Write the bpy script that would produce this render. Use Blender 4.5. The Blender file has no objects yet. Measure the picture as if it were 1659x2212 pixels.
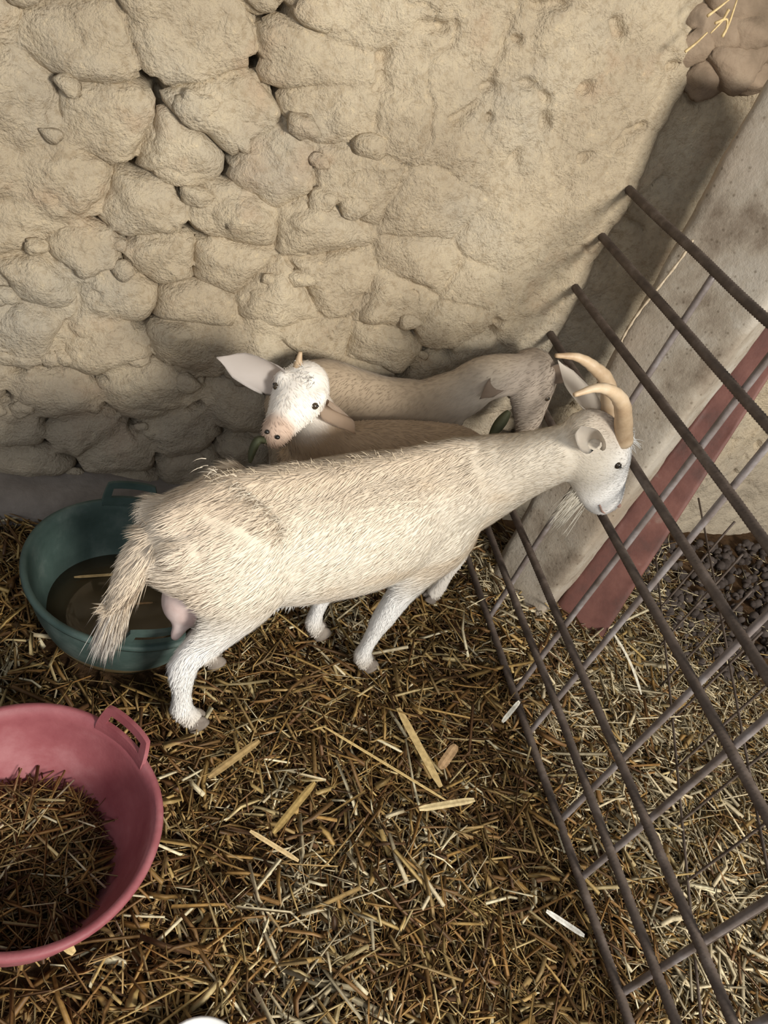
import bpy, bmesh, math
import numpy as np
from mathutils import Matrix, Vector

# ------------------------------------------------------------------ camera, light, exposure
scene = bpy.context.scene
COL = scene.collection
PP = np.array([829.5, 1106.0]); FPX = 1630.0; NADIR = np.array([-50.0, 3025.0]); CAMH = 1.55
def nz(v):
    v = np.asarray(v, float); return v / np.linalg.norm(v)
def ray0(p): return np.array([p[0] - PP[0], p[1] - PP[1], FPX])
_down = nz([NADIR[0] - PP[0], NADIR[1] - PP[1], FPX])
def _g(p):
    r = ray0(p); return r / (r @ _down)
_X = nz(_g((1600, 1175)) - _g((0, 1125))); _Z = -_down; _Y = np.cross(_Z, _X)
ROT = np.array([_X, _Y, _Z])
EYE = np.array([0, 0, CAMH])
def ray(p): return ROT @ ray0(p)
def gnd(p, z=0.0):
    r = ray(p); return EYE + r * ((z - CAMH) / r[2])
def pln(p, q, n):
    r = ray(p); n = np.asarray(n, float); return EYE + r * (((np.asarray(q) - EYE) @ n) / (r @ n))
def aty(p, y): return pln(p, (0, y, 0), (0, 1, 0))

cam = bpy.data.cameras.new('camera'); camo = bpy.data.objects.new('camera', cam); COL.objects.link(camo)
cam.lens = FPX / 2212 * 36; cam.sensor_width = 36; cam.sensor_fit = 'AUTO'; cam.clip_start = 0.02
M = np.eye(4); M[:3, 0] = ROT @ [1, 0, 0]; M[:3, 1] = ROT @ [0, -1, 0]; M[:3, 2] = ROT @ [0, 0, -1]; M[:3, 3] = EYE
camo.matrix_world = Matrix(M.tolist()); scene.camera = camo

world = bpy.data.worlds.new('world'); scene.world = world; world.use_nodes = True
bg = world.node_tree.nodes['Background']; bg.inputs[0].default_value = (0.90, 0.95, 1.0, 1); bg.inputs[1].default_value = 0.27
def area(name, loc, target, sx, sy, power, color):
    l = bpy.data.lights.new(name, 'AREA'); l.shape = 'RECTANGLE'; l.size = sx; l.size_y = sy; l.energy = power; l.color = color
    o = bpy.data.objects.new(name, l); COL.objects.link(o); o.location = loc
    o.rotation_euler = (Vector(target) - Vector(loc)).to_track_quat('-Z', 'Y').to_euler(); return o
area('doorway_daylight', (1.80, -2.8, 2.6), (0.9, 1.5, 0.85), 1.0, 1.0, 275, (1.0, 0.955, 0.87))
area('left_fill_light', (-1.3, -2.2, 2.7), (0.7, 1.5, 0.5), 1.6, 1.2, 34, (0.97, 0.98, 1.0))  # unseen soft fill added behind left to lift the lower left wall
vs = scene.view_settings; vs.view_transform = 'Standard'; vs.look = 'None'; vs.gamma = 1; vs.exposure = 0.0; vs.use_curve_mapping = False

# ------------------------------------------------------------------ noise
def _hash(ix, iy, iz, seed):
    n = (ix * 374761393 + iy * 668265263 + iz * 2147483647 + seed * 974634777) & 0xFFFFFFFF
    n = ((n ^ (n >> 13)) * 1274126177) & 0xFFFFFFFF
    n = (n ^ (n >> 16)) & 0xFFFFFFFF
    return n / 4294967295.0
def vnoise(p, seed=0):
    p = np.asarray(p, float); i = np.floor(p).astype(np.int64); f = p - i; f = f * f * (3 - 2 * f); r = 0
    for dx in (0, 1):
        for dy in (0, 1):
            for dz in (0, 1):
                w = (f[:, 0] if dx else 1 - f[:, 0]) * (f[:, 1] if dy else 1 - f[:, 1]) * (f[:, 2] if dz else 1 - f[:, 2])
                r = r + w * _hash(i[:, 0] + dx, i[:, 1] + dy, i[:, 2] + dz, seed)
    return r * 2 - 1
def fbm(p, octv=4, seed=0):
    p = np.asarray(p, float); a = 1; s = 0; t = 0
    for k in range(octv):
        s = s + a * vnoise(p * 2 ** k + 17.3 * k, seed + k); t += a; a *= .5
    return s / t
def smooth(a, b, x):
    t = np.clip((x - a) / (b - a), 0, 1); return t * t * (3 - 2 * t)

# ------------------------------------------------------------------ object helpers
def mesh_of(name, V, F, mat=None, shade=True):
    me = bpy.data.meshes.new(name); V = np.asarray(V, np.float64)
    me.from_pydata(V.tolist(), [], [list(map(int, f)) for f in F] if not isinstance(F, np.ndarray) else F.tolist())
    me.update()
    if shade: me.polygons.foreach_set('use_smooth', np.ones(len(me.polygons), bool))
    if mat: me.materials.append(mat)
    return me
def fast_mesh(name, V, loops, sizes, mat=None, shade=False):
    me = bpy.data.meshes.new(name); V = np.asarray(V, np.float32); loops = np.asarray(loops, np.int32).ravel(); sizes = np.asarray(sizes, np.int32)
    me.vertices.add(len(V)); me.vertices.foreach_set('co', V.ravel())
    me.loops.add(len(loops)); me.loops.foreach_set('vertex_index', loops)
    me.polygons.add(len(sizes)); st = np.concatenate([[0], np.cumsum(sizes)[:-1]]).astype(np.int32)
    me.polygons.foreach_set('loop_start', st); me.polygons.foreach_set('loop_total', sizes)
    if shade: me.polygons.foreach_set('use_smooth', np.ones(len(sizes), bool))
    me.update(calc_edges=True); me.validate()
    if mat: me.materials.append(mat)
    return me
def set_col(me, C, name='tint'):
    a = me.color_attributes.new(name, 'FLOAT_COLOR', 'POINT')
    C = np.c_[np.asarray(C, np.float32), np.ones(len(C), np.float32)].astype(np.float32)
    a.data.foreach_set('color', C.ravel())
def obj(name, me, parent=None, origin=None):
    o = bpy.data.objects.new(name, me); COL.objects.link(o)
    if origin is not None and me is not None:
        me.transform(Matrix.Translation(-Vector(origin))); o.location = origin
    if parent: put_under(o, parent)
    return o
def put_under(o, parent):
    o.parent = parent; pl = Vector(parent.location)
    o.location = Vector(o.location) - pl
def thing(name, loc, label, cat, group=None):
    o = bpy.data.objects.new(name, None); COL.objects.link(o); o.location = loc; o.empty_display_size = .05
    return tag(o, label, cat, group)
def tag(o, label=None, cat=None, group=None, kind=None):
    if label: o['label'] = label
    if cat: o['category'] = cat
    if group: o['group'] = group
    if kind: o['kind'] = kind
    return o
def grid_faces(nu, nv, wrap=False):
    """quads of a (nu x nv) vertex grid, v fastest; wrap closes v"""
    i = np.arange(nu - 1)[:, None]; j = np.arange(nv if wrap else nv - 1)[None, :]; j2 = (j + 1) % nv
    return np.stack([i * nv + j, i * nv + j2, (i + 1) * nv + j2, (i + 1) * nv + j], -1).reshape(-1, 4)
def catmull(P, k):
    P = np.asarray(P, float); Q = np.vstack([2 * P[0] - P[1], P, 2 * P[-1] - P[-2]]); out = []
    for i in range(1, len(Q) - 2):
        t = np.linspace(0, 1, k, endpoint=False)[:, None]; a, b, c, d = Q[i - 1], Q[i], Q[i + 1], Q[i + 2]
        out.append(.5 * (2 * b + (c - a) * t + (2 * a - 5 * b + 4 * c - d) * t ** 2 + (3 * b - a - 3 * c + d) * t ** 3))
    out.append(Q[-2][None]); return np.vstack(out)
def loft(st, lat, k=5, n=20, power=2.0):
    """closed tube; st rows (x,y,z,half_width_along_lat,half_height)"""
    S = catmull(st, k); P = S[:, :3]; T = np.gradient(P, axis=0); T /= np.linalg.norm(T, axis=1)[:, None]
    L = np.asarray(lat, float)[None] - (T @ np.asarray(lat, float))[:, None] * T; L /= np.linalg.norm(L, axis=1)[:, None]
    U = np.cross(T, L); th = np.linspace(0, 2 * np.pi, n, endpoint=False)
    c = np.sign(np.cos(th)) * np.abs(np.cos(th)) ** (2 / power); s = np.sign(np.sin(th)) * np.abs(np.sin(th)) ** (2 / power)
    a = np.maximum(S[:, 3], .002)[:, None, None]; b = np.maximum(S[:, 4], .002)[:, None, None]
    V = P[:, None] + a * c[None, :, None] * L[:, None] + b * s[None, :, None] * U[:, None]
    m = len(P); V = V.reshape(-1, 3); F = grid_faces(m, n, True).tolist()
    V = np.vstack([V, P[0] - T[0] * .3 * S[0, 4], P[-1] + T[-1] * .3 * S[-1, 4]]); e0 = m * n; e1 = e0 + 1
    for j in range(n):
        F.append([e0, (j + 1) % n, j]); F.append([e1, (m - 1) * n + j, (m - 1) * n + (j + 1) % n])
    return V, F
def ball(c, r, n=16):
    c = np.asarray(c, float); r = np.asarray(r, float) * np.ones(3)
    th = np.linspace(0, np.pi, n)[1:-1]; ph = np.linspace(0, 2 * np.pi, n, endpoint=False)
    V = np.stack([np.sin(th)[:, None] * np.cos(ph), np.sin(th)[:, None] * np.sin(ph), np.cos(th)[:, None] * np.ones(n)], -1).reshape(-1, 3)
    F = grid_faces(len(th), n, True).tolist(); V = np.vstack([V, [0, 0, 1], [0, 0, -1]]); a = len(V) - 2; m = len(th)
    for j in range(n):
        F.append([a, (j + 1) % n, j]); F.append([a + 1, (m - 1) * n + j, (m - 1) * n + (j + 1) % n])
    return V * r + c, F
def join(parts):
    V = []; F = []; o = 0
    for v, f in parts:
        V.append(np.asarray(v)); F += [[int(i) + o for i in q] for q in f]; o += len(v)
    return np.vstack(V), F
def tube(P, R, n=8, ends=True):
    P = np.asarray(P, float); R = np.asarray(R, float) * np.ones(len(P)); T = np.gradient(P, axis=0); T /= np.linalg.norm(T, axis=1)[:, None]
    ref = np.array([0.3, 0.2, 1.0]) if abs(T[0] @ nz([.3, .2, 1])) < .9 else np.array([1.0, .1, 0])
    L = ref - (T @ ref)[:, None] * T; L /= np.linalg.norm(L, axis=1)[:, None]; U = np.cross(T, L)
    th = np.linspace(0, 2 * np.pi, n, endpoint=False)
    V = P[:, None] + R[:, None, None] * (np.cos(th)[None, :, None] * L[:, None] + np.sin(th)[None, :, None] * U[:, None])
    m = len(P); F = grid_faces(m, n, True).tolist()
    if ends: F += [list(range(n))[::-1], [(m - 1) * n + j for j in range(n)]]
    return V.reshape(-1, 3), F

# ------------------------------------------------------------------ materials
def mat(name, rough=.8, spec=.3):
    m = bpy.data.materials.new(name); m.use_nodes = True; nt = m.node_tree; b = nt.nodes['Principled BSDF']
    b.inputs['Roughness'].default_value = rough; b.inputs['Specular IOR Level'].default_value = spec
    return m, nt, b
def nd(nt, t, **kw):
    n = nt.nodes.new(t)
    for k, v in kw.items():
        if k in n.inputs.keys(): n.inputs[k].default_value = v
        else: setattr(n, k, v)
    return n
def ramp(nt, src, stops):
    r = nt.nodes.new('ShaderNodeValToRGB'); e = r.color_ramp.elements
    while len(e) < len(stops): e.new(.5)
    for i, (p, c) in enumerate(stops): e[i].position = p; e[i].color = (*c, 1) if len(c) == 3 else c
    nt.links.new(src, r.inputs[0]); return r.outputs[0]
def mixc(nt, fac, a, b, mode='MIX'):
    m = nt.nodes.new('ShaderNodeMix'); m.data_type = 'RGBA'; m.blend_type = mode
    for s, i in ((fac, 0), (a, 6), (b, 7)):
        if isinstance(s, (int, float)): m.inputs[i].default_value = s
        elif isinstance(s, tuple): m.inputs[i].default_value = (*s, 1)
        else: nt.links.new(s, m.inputs[i])
    return m.outputs[2]
def noise(nt, scale, detail=5, rough=.6, vec=None, dist=0):
    n = nd(nt, 'ShaderNodeTexNoise', Scale=scale, Detail=detail, Roughness=rough, Distortion=dist)
    if vec is not None: nt.links.new(vec, n.inputs['Vector'])
    return n.outputs[0]
def bump(nt, b, src, strength, dist):
    k = nd(nt, 'ShaderNodeBump', Strength=strength, Distance=dist); nt.links.new(src, k.inputs['Height'])
    nt.links.new(k.outputs[0], b.inputs['Normal']); return k
def attr(nt, name='tint'):
    a = nt.nodes.new('ShaderNodeVertexColor'); a.layer_name = name; return a.outputs[0]

def wall_mat():
    m, nt, b = mat('mud_plaster', .95, .1); pos = nt.nodes.new('ShaderNodeNewGeometry').outputs['Position']
    base = ramp(nt, noise(nt, 3.2, 6, .6, pos, .4), [(.3, (.42, .34, .24)), (.5, (.54, .445, .315)), (.7, (.64, .54, .39))])
    red = ramp(nt, noise(nt, 5.1, 4, .6, pos), [(.58, (0, 0, 0)), (.74, (.5, .5, .5))]); c = mixc(nt, red, base, (.50, .33, .21))
    grey = ramp(nt, noise(nt, 2.3, 4, .55, pos), [(.5, (0, 0, 0)), (.66, (.6, .6, .6))]); c = mixc(nt, grey, c, (.44, .40, .33))
    spk = ramp(nt, noise(nt, 60, 3, .6, pos), [(.34, (.84, .81, .77)), (.5, (1, 1, 1)), (.66, (1.04, 1.03, 1.0)), (.74, (1.25, 1.22, 1.15))])
    c = mixc(nt, 1.0, c, spk, 'MULTIPLY')
    # greyer brown towards the foot of the wall
    z = nt.nodes.new('ShaderNodeSeparateXYZ'); nt.links.new(pos, z.inputs[0])
    ad = nd(nt, 'ShaderNodeMath', operation='MULTIPLY_ADD'); nt.links.new(noise(nt, 6, 4, .6, pos), ad.inputs[0]); ad.inputs[1].default_value = -.5; nt.links.new(z.outputs[2], ad.inputs[2])
    foot_tint = ramp(nt, ad.outputs[0], [(.0, (.5, .5, .5)), (.3, (0, 0, 0))]); c = mixc(nt, foot_tint, c, (.36, .315, .26))
    nt.links.new(c, b.inputs['Base Color'])
    h = nd(nt, 'ShaderNodeMath', operation='ADD'); nt.links.new(noise(nt, 38, 8, .65, pos), h.inputs[0]); nt.links.new(noise(nt, 140, 4, .6, pos), h.inputs[1])
    bump(nt, b, h.outputs[0], .75, .014); return m
def simple(name, stops, scale, rough=.8, spec=.3, bs=0, bscale=60, bd=.004, det=5):
    m, nt, b = mat(name, rough, spec); pos = nt.nodes.new('ShaderNodeTexCoord').outputs['Object']
    nt.links.new(ramp(nt, noise(nt, scale, det, .6, pos), stops), b.inputs['Base Color'])
    if bs: bump(nt, b, noise(nt, bscale, 5, .6, pos), bs, bd)
    return m
MW = wall_mat()
def concrete_mat():
    m, nt, b = mat('weathered_concrete', .92, .15); pos = nt.nodes.new('ShaderNodeNewGeometry').outputs['Position']
    c = ramp(nt, noise(nt, 6, 7, .65, pos), [(.3, (.17, .13, .095)), (.46, (.33, .28, .22)), (.66, (.47, .43, .37))])
    st = ramp(nt, noise(nt, 3, 4, .6, pos), [(.48, (0, 0, 0)), (.66, (.75, .75, .75))]); c = mixc(nt, st, c, (.27, .195, .13))
    v = nd(nt, 'ShaderNodeTexVoronoi', Scale=45.0); nt.links.new(pos, v.inputs['Vector'])
    pit = ramp(nt, v.outputs['Distance'], [(.08, (.45, .42, .38)), (.2, (1, 1, 1))]); c = mixc(nt, .7, c, pit, 'MULTIPLY')
    nt.links.new(c, b.inputs['Base Color']); bump(nt, b, noise(nt, 70, 6, .7, pos), .5, .006); return m
MCON = concrete_mat()
MRED = simple('worn_red_paint', [(.3, (.075, .042, .035)), (.45, (.135, .056, .045)), (.6, (.19, .082, .065)), (.70, (.26, .19, .155))], 6, .6, .35, .3, 50)
MSOIL = simple('trodden_soil', [(.3, (.045, .024, .012)), (.6, (.09, .052, .026)), (.8, (.13, .08, .04))], 14, .95, .1, .8, 60, .01)
MDUNG = simple('dark_dung', [(.3, (.035, .026, .022)), (.7, (.10, .08, .07))], 20, .9, .2, .5, 80)
def straw_mat(name, rough=.55):
    m, nt, b = mat(name, rough, .35); c = attr(nt); pos = nt.nodes.new('ShaderNodeNewGeometry').outputs['Position']
    v = ramp(nt, noise(nt, 90, 3, .6, pos), [(.3, (.7, .66, .6)), (.7, (1.15, 1.15, 1.12))])
    nt.links.new(mixc(nt, 1.0, c, v, 'MULTIPLY'), b.inputs['Base Color']); return m
MSTRAW = straw_mat('straw_stalks')
MRUST = simple('rusty_steel', [(.3, (.055, .040, .032)), (.55, (.105, .078, .062)), (.75, (.17, .135, .115))], 26, .65, .4, .3, 120, .002)
MSTEEL = simple('grey_worn_steel', [(.3, (.10, .075, .06)), (.55, (.19, .16, .15)), (.75, (.29, .27, .27))], 20, .5, .5, .2, 120, .002)
MGREEN = simple('faded_green_rubber', [(.3, (.035, .060, .052)), (.55, (.058, .090, .080)), (.8, (.13, .165, .15))], 11, .6, .3, .25, 90, .002)
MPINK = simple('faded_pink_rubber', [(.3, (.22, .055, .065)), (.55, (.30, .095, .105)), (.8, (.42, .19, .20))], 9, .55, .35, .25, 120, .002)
def coat_mat():
    m, nt, b = mat('goat_coat', .75, .2); nt.links.new(attr(nt), b.inputs['Base Color']); b.inputs['Sheen Weight'].default_value = .15
    return m
MCOAT = coat_mat()
MHORN = simple('horn_keratin', [(.3, (.40, .27, .16)), (.5, (.56, .41, .26)), (.75, (.66, .53, .38))], 18, .5, .35, .3, 60, .002)
MHOOF = simple('hoof_horn', [(.3, (.16, .13, .11)), (.7, (.34, .29, .24))], 25, .6, .3)
MEYE = simple('goat_iris', [(.3, (.03, .022, .016)), (.7, (.08, .055, .03))], 30, .1, .6)
MPUPIL = simple('dark_pupil', [(.3, (.008, .007, .006)), (.7, (.015, .012, .01))], 30, .1, .6)
MSKIN = simple('pink_skin', [(.3, (.62, .46, .42)), (.7, (.74, .62, .58))], 18, .55, .35, .2, 60, .002)
MNOSE = simple('muzzle_skin', [(.3, (.40, .24, .19)), (.7, (.52, .34, .27))], 18, .5, .35)
MWATER, _nt, _b = mat('murky_water', .08, .5); _b.inputs['Base Color'].default_value = (.055, .040, .020, 1)
MLEAF = simple('dry_green_leaf', [(.3, (.05, .06, .03)), (.7, (.13, .13, .07))], 20, .6, .3)
MWHITE = simple('white_plastic', [(.3, (.60, .60, .58)), (.7, (.70, .70, .68))], 10, .4, .4)

rng = np.random.default_rng(7)
# ------------------------------------------------------------------ wall of mudded rubble stones
WY = 1.70; AN = .74
def plaster_mask(x, z):
    n = fbm(np.c_[x * 2.2, z * 2.2, np.zeros_like(x)], 3, 5)
    return smooth(-.10, .36, .55 * (x - .60) + .80 * (z - .94) + .22 * n)
cx = []; zz = -.02; row = 0
while zz < 2.15:
    xx = -.75 + rng.uniform(0, .15)
    while xx < 3.4:
        w = rng.uniform(.09, .30); cx.append((xx + w / 2 + rng.normal(0, .015), zz + rng.normal(0, .034))); xx += w
    zz += rng.uniform(.09, .16); row += 1
SC = np.array(cx); SCa = SC * [1, 1 / AN]
NSX, NSZ = 700, 400
gx = np.linspace(-.40, 3.25, NSX); gz = np.linspace(-.06, 2.1, NSZ)
GX, GZ = np.meshgrid(gx, gz, indexing='ij'); gxf = GX.ravel(); gzf = GZ.ravel()
wobx = .02 * fbm(np.c_[gxf * 7, gzf * 7, np.zeros_like(gxf)], 3, 31); wobz = .02 * fbm(np.c_[gxf * 7, gzf * 7, np.ones_like(gxf)], 3, 37)
d3 = np.empty((len(gxf), 3)); cid = np.empty(len(gxf), int)
Q = np.c_[gxf + wobx, (gzf + wobz) / AN]
for s in range(0, len(Q), 20000):
    dd = np.sqrt(((Q[s:s + 20000, None] - SCa[None]) ** 2).sum(-1)); ii = np.argpartition(dd, 3, axis=1)[:, :3]
    t = np.take_along_axis(dd, ii, 1); o = np.argsort(t, 1); d3[s:s + 20000] = np.take_along_axis(t, o, 1); cid[s:s + 20000] = np.take_along_axis(ii, o, 1)[:, 0]
mk = plaster_mask(gxf, gzf)
pw = np.c_[gxf, gzf, np.zeros_like(gxf)]
level = .004 + .026 * mk + .016 * fbm(pw * 2.6, 4, 3) + .020 * fbm(pw * 7, 4, 9) + .012 * fbm(pw * 3.7 + 2, 2, 19) + .005 * fbm(pw * 30, 3, 13)
# faint swelling of buried stones, open joints between exposed ones
joint = d3[:, 1] - d3[:, 0]
level += (.012 * (1 - mk) + .003 * mk) * smooth(0, .09, joint)
hole = smooth(.045, .012, d3[:, 2] - d3[:, 0]) * smooth(.05, .25, fbm(pw * 3.1, 2, 41) + .22 * (1 - mk))
level -= .095 * hole * (1 - .8 * mk)
crack = np.abs(fbm(pw * 3.4 + 5, 4, 51)); level -= .012 * smooth(.022, .0, crack) * smooth(-.05, .25, fbm(pw * 1.7, 2, 61))
level -= .028 * smooth(.10, .0, 1 - np.abs(vnoise(pw * 13, 71))) * smooth(.15, .3, fbm(pw * 4, 2, 81))
gate = smooth(-.12, .18, fbm(pw * 2.5 + 3, 3, 141)); level -= .020 * smooth(.016, .0, joint + .008 * vnoise(pw * 40, 151)) * gate * (1 - .9 * mk)
level += .006 * np.abs(fbm(pw * 6, 4, 161)) - .004
# a deep bay of loose rubble high up beside the post, hollow course at the foot
bay = np.exp(-(((gxf - 1.50) / .16) ** 2 + ((gzf - 1.62) / .17) ** 2) ** 2); level -= .05 * bay * (1 + .8 * fbm(pw * 11, 3, 91))
wob_ = .012 * fbm(pw * 6, 3, 171); level -= .025 * smooth(1.385, 1.425, gxf + wob_) * smooth(1.78, 1.70, gxf + wob_) * smooth(1.47, 1.42, gzf + wob_)   # shallow upright slot added beside the post to darken its shadow strip
V = np.c_[gxf, WY - level, gzf]
wall = obj('wall_back', fast_mesh('wall_back', V, grid_faces(NSX, NSZ)[:, ::-1], np.full((NSX - 1) * (NSZ - 1), 4), MW, True))
tag(wall, 'mud plastered rubble stone wall at the back of the pen', kind='structure')
RHO = np.array([0, .2, .38, .55, .7, .82, .91, .97, 1.0]); NTH = 32
n_st = 0
for i, (x, z) in enumerate(SC):
    if not (-.55 < x < 3.1 and 0 < z < 1.9): continue
    m = plaster_mask(np.array([x]), np.array([z]))[0]
    if (m > .62 or (x > 1.34 and x < 1.8 and z < 1.47)) and not (abs(x - 1.5) < .2 and abs(z - 1.62) < .2): continue
    th = np.linspace(0, 2 * np.pi, NTH, endpoint=False); dirs = np.c_[np.cos(th), np.sin(th)]
    dv = SCa - SCa[i]; dist = np.linalg.norm(dv, axis=1); nb = np.argsort(dist)[1:12]
    r = np.full(NTH, 0.0)
    for j in nb:
        cth = dirs @ (dv[j] / dist[j]); rj = np.where(cth > .05, dist[j] / 2 / np.maximum(cth, .05), 9); r += rj ** -12.0
    r = np.minimum(r ** (-1 / 12.0), .19) * (1.0 + .26 * fbm(np.c_[dirs * 1.8, np.full(NTH, i * 2.7)], 3, 131))
    hm = rng.uniform(.010, .034) * (1 - .8 * m); tx, tz = rng.normal(0, .07, 2)
    rr = RHO[:, None] * r[None]; lx = rr * dirs[:, 0]; lz = rr * dirs[:, 1] * AN
    px = x + lx.ravel(); pz = z + lz.ravel(); q = np.c_[px, pz, np.full_like(px, i * 3.1)]
    out = -.030 + (hm + .030) * (1 - np.repeat(RHO, NTH) ** 3.6) ** .6
    inner = 1 - np.repeat(RHO, NTH) ** 4
    out += inner * (.030 * fbm(q * 9, 4, 101) + .009 * fbm(q * 30, 3, 111)) + tx * lx.ravel() + tz * lz.ravel()
    out += .016 * fbm(np.c_[px, pz, np.zeros_like(px)] * 2.6, 4, 3)
    Vs = np.c_[px, WY - out, pz]
    F = grid_faces(len(RHO), NTH, True)[NTH:].tolist() + [[0, NTH + (j + 1) % NTH, NTH + j] for j in range(NTH)]
    keep = np.vstack([Vs[:1], Vs[NTH:]]); F = [[0 if k < NTH else k - NTH + 1 for k in f] for f in F]
    st = obj('stone', mesh_of('stone', keep, [f[::-1] for f in F], MW), wall, origin=(x, WY, z)); n_st += 1
# small chinking stones wedged into the joints
for k in range(95):
    x = rng.uniform(-.15, 1.5); z = rng.uniform(.05, 1.45)
    for it in range(3):       # walk to a joint between the nearest big stones
        dd = np.argsort(((SCa - [x, z / AN]) ** 2).sum(1))[:3]; x, z = .35 * x + .65 * SC[dd].mean(0)[0], .35 * z + .65 * SC[dd].mean(0)[1]
    if plaster_mask(np.array([x]), np.array([z]))[0] > .5: continue
    x += rng.normal(0, .018); z += rng.normal(0, .014); r = rng.uniform(.014, .036); v, f = ball((0, 0, 0), 1, 12)
    pn = rng.normal(0, 1, (9, 3)); pn /= np.linalg.norm(pn, axis=1)[:, None]; dt = v @ pn.T; rad = np.min(np.where(dt > .05, rng.uniform(.7, 1.0, 9)[None] / np.maximum(dt, .05), 1.2), axis=1)
    v = v * (rad * (1 + .12 * fbm(v * 3 + k * 5, 3, 400 + k)))[:, None] * np.array([r * rng.uniform(1, 1.6), r * .75, r * rng.uniform(.7, 1.1)])
    lv = .016 * fbm(np.array([[x, z, 0]]) * 2.6, 4, 3)[0]
    obj('stone', mesh_of('stone', v, f, MW), wall).location = (x, WY - lv - rng.uniform(.0, .014), z)
# low concrete ledge along the foot of the wall
lx = np.linspace(-.7, 1.36, 90); prof = np.array([[1.74, .07], [1.70, .075], [1.66, .07], [1.625, .066], [1.60, .06], [1.59, .045], [1.583, .02], [1.58, -.05]])
V = []
for x in lx:
    for (y, z) in prof: V.append((x, y, z))
V = np.array(V); V[:, 1] += .012 * fbm(V * 9, 3, 5); V[:, 2] += .010 * fbm(V * 11, 3, 6)
MLEDGE = simple('grimy_ledge', [(.3, (.17, .145, .125)), (.6, (.27, .235, .205)), (.8, (.33, .30, .27))], 8, .95, .1, .5, 60, .006)
led = obj('trim_1', fast_mesh('trim_1', V, grid_faces(90, len(prof)), np.full(89 * (len(prof) - 1), 4), MLEDGE, True)); tag(led, 'grey concrete ledge along the foot of the wall', kind='structure')

# ------------------------------------------------------------------ floor
def gh(x, y):
    q = np.c_[np.ravel(x), np.ravel(y), np.zeros(np.size(x))]; return .016 * fbm(q * 3.0, 3, 7) + .006 * fbm(q * 14, 2, 8) - .040
fx = np.linspace(-.9, 3.6, 150); fy = np.linspace(-.6, 1.74, 90); FX, FY = np.meshgrid(fx, fy, indexing='ij')
V = np.c_[FX.ravel(), FY.ravel(), gh(FX, FY)]
fl = obj('floor', fast_mesh('floor', V, grid_faces(150, 90), np.full(149 * 89, 4), MSOIL, True)); tag(fl, 'earth floor of the pen under the straw', kind='structure')

GT = (.247, 1.23, .2, .227, .16); PT = (.031, .65, .22, .213, .15)   # tubs: x, y, rim height, rim radius, base radius

# ------------------------------------------------------------------ straw
STRAW_TONES = np.array([[.40, .235, .075], [.48, .31, .11], [.30, .160, .05], [.54, .38, .15], [.22, .115, .04], [.60, .47, .24], [.34, .19, .07], [.46, .31, .13], [.17, .085, .035]])
def straw_mesh(name, C, L, W, yaw, pitch, bend, tone, roll=None, flat=.35):
    """n closed three-sided stalks, each bent once"""
    n = len(C); roll = rng.uniform(0, 6.28, n) if roll is None else roll
    t = np.c_[np.cos(yaw) * np.cos(pitch), np.sin(yaw) * np.cos(pitch), np.sin(pitch)]
    t2 = np.c_[np.cos(yaw + bend) * np.cos(pitch - .5 * bend), np.sin(yaw + bend) * np.cos(pitch - .5 * bend), np.sin(pitch - .5 * np.abs(bend))]
    side = np.c_[-np.sin(yaw), np.cos(yaw), np.zeros(n)]; up = np.cross(t, side)
    s2 = side * np.cos(roll)[:, None] * 1 + up * np.sin(roll)[:, None]; u2 = -side * np.sin(roll)[:, None] + up * np.cos(roll)[:, None]
    P = [C - t * (L / 2)[:, None], C, C + t2 * (L / 2)[:, None]]
    V = np.empty((n, 9, 3))
    for k, p in enumerate(P):
        w = (W * (1.0 if k < 2 else .7))[:, None]
        V[:, 3 * k] = p + s2 * w; V[:, 3 * k + 1] = p - s2 * w; V[:, 3 * k + 2] = p + u2 * w * (2 * flat)
    b = (np.arange(n) * 9)[:, None, None]
    q = np.array([[0, 1, 4, 3], [1, 2, 5, 4], [2, 0, 3, 5], [3, 4, 7, 6], [4, 5, 8, 7], [5, 3, 6, 8]])[None] + b
    tr = np.array([[0, 2, 1], [6, 7, 8]])[None] + b
    loops = np.concatenate([q.reshape(n, -1), tr.reshape(n, -1)], 1).ravel(); sizes = np.tile([4] * 6 + [3] * 2, n)
    me = fast_mesh(name, V.reshape(-1, 3), loops, sizes, MSTRAW); set_col(me, np.repeat(tone, 9, 0)); return me
def tones(n, pale=.05):
    T = STRAW_TONES[rng.integers(0, len(STRAW_TONES), n)] * rng.uniform(.34, .92, (n, 1)); k = rng.random(n) < pale
    T[k] = np.array([.74, .66, .46]) * rng.uniform(.8, 1.1, (k.sum(), 1)); return T
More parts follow.
